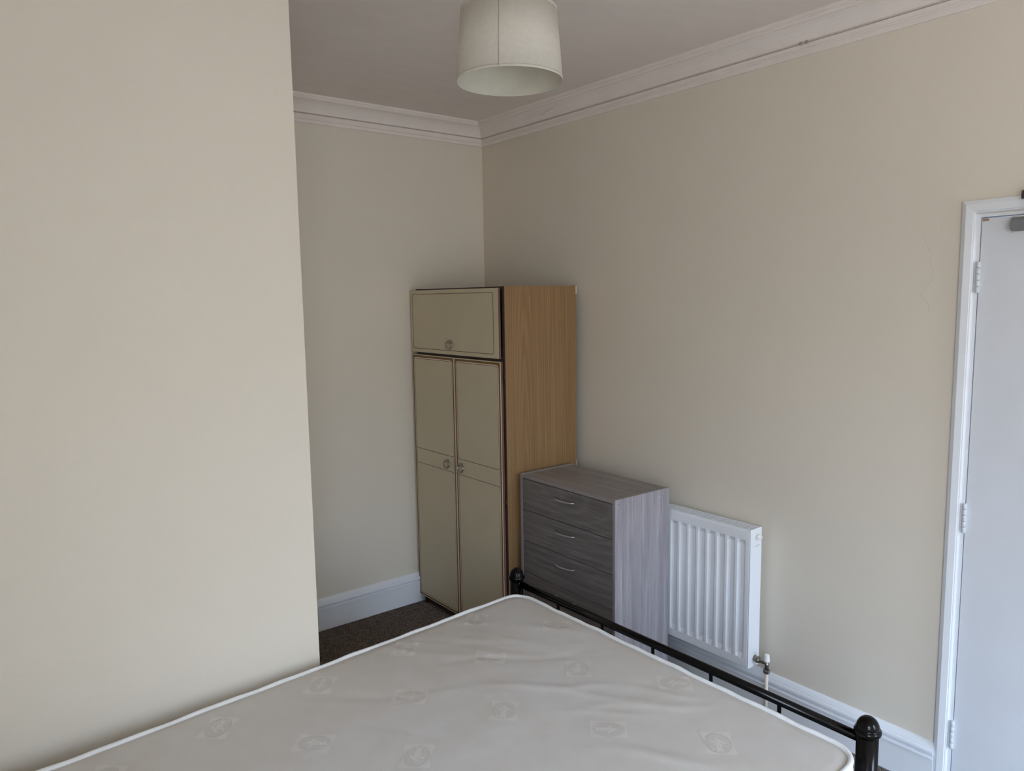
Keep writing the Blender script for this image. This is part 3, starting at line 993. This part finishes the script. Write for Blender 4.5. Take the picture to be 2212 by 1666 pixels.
for k in range(12):
    t = (k + .6) / 12
    p = (A_ + dR * .05).lerp(HA + dR * .05, t); q = (B_ - dR * .05).lerp(HB - dR * .05, t)
    obeam(p, q, .06, .355, .368, 'slat', 'black')

# ------------------------------------------------------------------ mattress
P1, P2_, P3, P4 = (1.812, .866), (1.808, 2.270), (-.100, 2.137), (-.100, .745)
ZT, ZB = .570, .370
def outline(rad=.075, seg=10, inset=0.0, nside=90):
    P = [Vector(p) for p in (P1, P2_, P3, P4)]
    cen = sum(P, Vector((0, 0))) / 4
    out = []
    for i in range(4):
        p, pr, nx = P[i], P[i - 1], P[(i + 1) % 4]
        a = (pr - p).normalized(); c = (nx - p).normalized()
        s0, s1 = p + a * rad, p + c * rad
        for k in range(seg + 1):
            t = k / seg
            out.append(((1 - t) ** 2) * s0 + 2 * t * (1 - t) * (p * .85 + (s0 + s1) * .075) + t * t * s1)
        e0 = nx - c * rad
        for k in range(1, nside):
            out.append(s1.lerp(e0, k / nside))
    if inset:
        n = len(out); res = []
        for i in range(n):
            tt = (out[(i + 1) % n] - out[i - 1]).normalized()
            nn = Vector((-tt.y, tt.x))
            res.append(out[i] + nn * inset)
        out = res
    return out
def wob(i, n, amp=.0028):
    t = i / n * 2 * PI
    return amp * (math.sin(17 * t + 1) * .6 + math.sin(33 * t + 2) * .45 + math.sin(61 * t) * .35)
_rw = random.Random(21)
RIDGES = []
for k in range(26):
    cx_ = _rw.uniform(.85, 1.70); cy_ = _rw.uniform(1.15, 2.18)
    if k < 9: cx_, cy_ = _rw.uniform(1.1, 1.6), _rw.uniform(1.85, 2.2)
    RIDGES.append((cx_, cy_, math.radians(_rw.uniform(-52, -28)), _rw.uniform(.09, .22), _rw.uniform(.011, .024), _rw.choice((-1, 1, 1)) * _rw.uniform(.0012, .0032)))
def mz(x, y):
    """soft undulation and creases of the sleeping surface"""
    z = .0035 * math.sin(2.1 * x + .6 * y + .5) * math.sin(3.0 * y - 1.1)
    z += .0015 * math.sin(11 * x - 5 * y) * math.sin(6 * y + x)
    for cx_, cy_, a_, L_, w_, h_ in RIDGES:
        dx, dy = x - cx_, y - cy_
        if abs(dx) > .5 or abs(dy) > .5: continue
        c_, s_ = math.cos(a_), math.sin(a_)
        u, v = dx * c_ + dy * s_, -dx * s_ + dy * c_
        v += .02 * math.sin(u * 14)
        q = (u / L_) ** 2 + (v / w_) ** 2
        if q < 9: z += h_ * math.exp(-q)
    return z
ma = thing('mattress', (.86, 1.50, .37), 'worn off-white double mattress with white piped edges on the black bed', 'mattress')
ol = outline()
if sum((ol[i].x * ol[(i + 1) % len(ol)].y - ol[(i + 1) % len(ol)].x * ol[i].y) for i in range(len(ol))) < 0:
    ol = ol[::-1]
n = len(ol)
cen = sum(ol, Vector((0, 0))) / n
def edge_h(d):
    """crown profile: rises from the piping over the first 6 cm"""
    t = min(1, d / .045)
    return -.010 * (1 - t) ** 2
def top_surface():
    xs_ = np.linspace(0, 1, 1)
    rings = []
    fr = [0, .003, .006, .010, .015, .021, .028, .036, .045] 
    bm = bmesh.new()
    # concentric rings at absolute inset, then scaled to the centre
    ins = []
    for d in fr:
        ring = []
        for i, p in enumerate(ol):
            tt = (ol[(i + 1) % n] - ol[i - 1]).normalized(); nn = Vector((-tt.y, tt.x))
            dd = min(d, .045)
            q = p + nn * (dd + .004) if d < .03 else p.lerp(cen, 0) + nn * (dd + .004)
            q = p + (nn if d < .045 else nn) * (dd + .001)
            ring.append(Vector((q.x, q.y, ZT + edge_h(dd) + mz(q.x, q.y) * min(1, dd / .045))))
        ins.append(ring)
    last = ins[-1]
    K = 70
    for k in range(1, K):
        t = k / K
        ring = []
        for q in last:
            x = q.x + (cen.x - q.x) * t; y = q.y + (cen.y - q.y) * t
            ring.append(Vector((x, y, ZT + mz(x, y))))
        ins.append(ring)
    V = [[bm.verts.new(q) for q in r] for r in ins]
    for a, c in zip(V[:-1], V[1:]):
        for i in range(n):
            bm.faces.new((a[i], a[(i + 1) % n], c[(i + 1) % n], c[i]))
    cv = bm.verts.new((cen.x, cen.y, ZT + mz(cen.x, cen.y)))
    for i in range(n):
        bm.faces.new((V[-1][i], V[-1][(i + 1) % n], cv))
    # close underneath
    bt = [bm.verts.new((v.co.x, v.co.y, ZB + .01)) for v in V[0]]
    for i in range(n):
        bm.faces.new((bt[i], bt[(i + 1) % n], V[0][(i + 1) % n], V[0][i]))
    bm.faces.new(bt)
    bmesh.ops.recalc_face_normals(bm, faces=bm.faces[:])
    me = bpy.data.meshes.new('sleeping_surface'); bm.to_mesh(me); bm.free()
    return mkobj('sleeping_surface', me, 'ticking', ma, smooth=True)
# wobble-free inset needs neighbours at similar spacing; fine for this outline
top = top_surface()
# border (side wall), bulging softly
b = MB()
prof = [(-.002, ZT - .012), (.0045, ZT - .022), (.009, ZT - .05), (.011, (ZT + ZB) / 2), (.009, ZB + .05), (.0045, ZB + .022), (-.002, ZB + .012)]
rings = []
for d, z in prof:
    ring = []
    for i, p in enumerate(ol):
        tt = (ol[(i + 1) % n] - ol[i - 1]).normalized(); nn = Vector((tt.y, -tt.x))
        q = p + nn * (d + wob(i, n, .0015))
        ring.append(b.bm.verts.new((q.x, q.y, z)))
    rings.append(ring)
for a, c in zip(rings[:-1], rings[1:]):
    for i in range(n):
        f_ = b.bm.faces.new((a[i], a[(i + 1) % n], c[(i + 1) % n], c[i])); f_.smooth = True
b.build('side_border', 'border', ma, label='white quilted side border')
for z, nm in ((ZT - .006, 'top_piping'), (ZB + .006, 'bottom_piping')):
    b = MB()
    pts = []
    for i, p in enumerate(ol):
        tt = (ol[(i + 1) % n] - ol[i - 1]).normalized()
        d = wob(i + n // 3, n, .0010)
        pts.append((p.x + tt.y * d, p.y - tt.x * d, z + wob(i, n, .0017)))
    b.tube(pts, .0078, 10, closed=True, flat=.9, up=(0, 0, 1))
    b.build(nm, 'piping', ma, label='white edge piping')

# woven emblems in the ticking: pinched rounded square with an oval and the script word, 1.2 mm cells laid on the surface
def seg_dist(px, py, pts):
    d = np.full(px.shape, 9.0)
    for (x0, y0), (x1, y1) in zip(pts[:-1], pts[1:]):
        vx, vy = x1 - x0, y1 - y0
        L = vx * vx + vy * vy + 1e-12
        t = np.clip(((px - x0) * vx + (py - y0) * vy) / L, 0, 1)
        d = np.minimum(d, np.hypot(px - x0 - t * vx, py - y0 - t * vy))
    return d
def arc_pts(cx, cy, rx, ry, a0, a1, k=10):
    return [(cx + rx * math.cos(math.radians(a0 + (a1 - a0) * i / k)), cy + ry * math.sin(math.radians(a0 + (a1 - a0) * i / k))) for i in range(k + 1)]
GL = []
GL.append([(x - 3.1, y) for x, y in arc_pts(.15, 1.55, .62, .55, 20, 265, 12)] + [(x - 3.1, y) for x, y in arc_pts(.1, .5, .68, .55, 85, -200, 14)])   # S
GL.append([(-2.15, .45), (-1.5, .62)] + arc_pts(-1.75, .5, .42, .5, 15, 320, 12))                                                            # e
GL.append(arc_pts(-.75, .48, .42, .48, 50, 400, 14)); GL.append([(-.33, .98), (-.38, .1), (-.15, .0), (.1, .3)])                                 # a
GL.append([(.1, .3), (.6, 1.9), (.55, 2.15), (.38, 1.9), (.3, .15), (.5, 0), (.75, .3)])                                                         # l
GL.append([(.85, .95), (.9, .25), (1.15, .05), (1.5, .4), (1.65, .95), (1.45, -.1), (1.2, -.85), (.85, -.95), (.75, -.65), (1.5, -.05), (2.2, .55)])  # y
def emblem(cx, cy, ang):
    W, H = .054, .048
    c = .0012
    gx = np.arange(-W, W, c) + c / 2; gy = np.arange(-H, H, c) + c / 2
    X, Y = np.meshgrid(gx, gy, indexing='ij')
    r = .025
    qx, qy = np.abs(X) - (W - r), np.abs(Y) - (H - r)
    box = np.hypot(np.maximum(qx, 0), np.maximum(qy, 0)) - r < 0
    # pinched sides: edges curve towards the middle
    pin = (np.abs(Y) < H - .0125 * (1 - (X / W) ** 2)) & (np.abs(X) < W - .004 * (1 - (Y / H) ** 2))
    oval = (X / .046) ** 2 + (Y / .034) ** 2
    body = box & pin
    corner = body & (oval > 1.0)
    inner = body & (oval <= .90)
    sc = .0118
    sh = .35
    px, py = (X - sh * Y) / sc / 1.0, Y / sc + .45
    d = np.full(X.shape, 9.0)
    for g in GL:
        d = np.minimum(d, seg_dist(px + .35, py, g))
    let = inner & (d < .13)
    ground = inner & ~let
    ca, sa = math.cos(ang), math.sin(ang)
    out = []
    for mask, mat_, nm in ((corner, 'emblem', 'woven_emblem'), (ground, 'emblem3', 'emblem_oval'), (let, 'emblem2', 'emblem_lettering')):
        I, J = np.nonzero(mask)
        vid = {}; vs = []; fs = []
        for i, j in zip(I.tolist(), J.tolist()):
            q = []
            for di, dj in ((0, 0), (1, 0), (1, 1), (0, 1)):
                k = (i + di, j + dj)
                if k not in vid:
                    lx, ly = -W + k[0] * c, -H + k[1] * c
                    x, y = cx + ca * lx - sa * ly, cy + sa * lx + ca * ly
                    vid[k] = len(vs)
                    vs.append((x, y, ZT + mz(x, y) + .0005))
                q.append(vid[k])
            fs.append(q)
        out.append((nm, mat_, vs, fs))
    par = None
    for nm, mat_, vs, fs in out:
        me = bpy.data.meshes.new(nm); me.from_pydata(vs, [], fs)
        o_ = mkobj(nm, me, mat_, ma if par is None else par, smooth=True)
        if par is None: par = o_
EM = []
a45 = math.radians(-42)
rowA = [((.736, 1.815), 180), ((1.056, 1.852), 0), ((1.383, 1.892), 180), ((1.710, 1.928), 0), ((.410, 1.775), 0), ((1.066, 1.318), 180), ((1.389, 1.358), 0), ((1.720, 1.400), 180), ((.745, 1.278), 0), ((1.40, .885 + .03), 180)]
rowB = [((.920, 1.590), 90), ((1.225, 1.612), -90), ((1.555, 1.652), 90), ((.590, 1.545), -90), ((.560, 2.058), 90), ((.880, 2.092), 90), ((1.200, 2.128), -90), ((1.520, 2.160), 90), ((1.250, 1.095), 90), ((1.570, 1.130), -90), ((.265, 2.02), -90)]
for (x, y), r in rowA:
    emblem(x, y, a45 + math.radians(r))
for (x, y), r in rowB:
    emblem(x, y, a45 - math.radians(r))

# ------------------------------------------------------------------ pendant lamp
LX, LY, LZ = 1.368, 1.723, 2.357
SH, R0, R1 = .192, .150, .1350
lp = thing('pendant_lamp', (LX, LY, ZC), 'cream fabric drum shade pendant lamp hanging from the ceiling', 'lamp')
b = MB()
seg = 96
b.lathe([(R0, 0), (R1, SH), (R1 - .0012, SH), (R0 - .0012, 0)], seg, T(LX, LY, LZ), closed=True)
sh = b.build('lamp_shade', 'shade', lp)
b = MB(); b.lathe([(R0 - .0016, .001), (R1 - .0016, SH - .001), (R1 - .0022, SH - .001), (R0 - .0022, .001)], seg, T(LX, LY, LZ), closed=True)
b.build('shade_lining', 'shade_in', sh)
for z, r in ((0, R0), (SH - .006, R1 + .0005)):
    b = MB(); b.lathe([(r - .0020, z), (r - .0002, z - .0008), (r + .0007, z), (r + (.0002 if z < .1 else .0006), z + .0065), (r - .0020, z + .0065)], seg, T(LX, LY, LZ), closed=True)
    b.build('rim_tape', 'shade', sh)
# seam facing the photographer's left
va = math.atan2(0 - LY, 0 - LX) - math.radians(11)
b = MB()
n0 = Vector((math.cos(va), math.sin(va), 0))
b.tube([Vector((LX, LY, LZ)) + n0 * (R0 + .0004), Vector((LX, LY, LZ + SH)) + n0 * (R1 + .0004)], .0006, 6)
b.build('seam', 'seamline', sh)
b = MB()
for k in range(3):
    a = k * 2 * PI / 3 + .4
    b.tube([(LX + .02 * math.cos(a), LY + .02 * math.sin(a), LZ + SH - .03), (LX + (R1 - .002) * math.cos(a), LY + (R1 - .002) * math.sin(a), LZ + SH - .004)], .0014, 6)
b.tube([(LX + .021 * math.cos(t), LY + .021 * math.sin(t), LZ + SH - .03) for t in [2 * PI * i / 20 for i in range(20)]], .0016, 6, closed=True)
b.build('shade_ring', 'alu', lp)
b = MB(); b.lathe([(0, 0), (.019, 0), (.019, .035), (.012, .05), (.005, .06), (0, .06)], 20, T(LX, LY, LZ + SH - .045)); b.build('lamp_holder', 'radplastic', lp)
b = MB(); b.lathe([(0, 0), (.014, .003), (.024, .014), (.028, .028), (.024, .045), (.013, .06), (0, .062)], 20, T(LX, LY, LZ + SH - .10)); b.build('bulb', 'radplastic', lp)
b = MB(); b.tube([(LX, LY, LZ + SH + .01), (LX, LY, ZC - .02)], .0032, 8); b.build('cord', 'radplastic', lp)
b = MB(); b.lathe([(0, 0), (.02, .0), (.036, .012), (.04, .026), (0, .026)], 24, T(LX, LY, ZC - .026)); b.build('ceiling_rose', 'radplastic', lp)
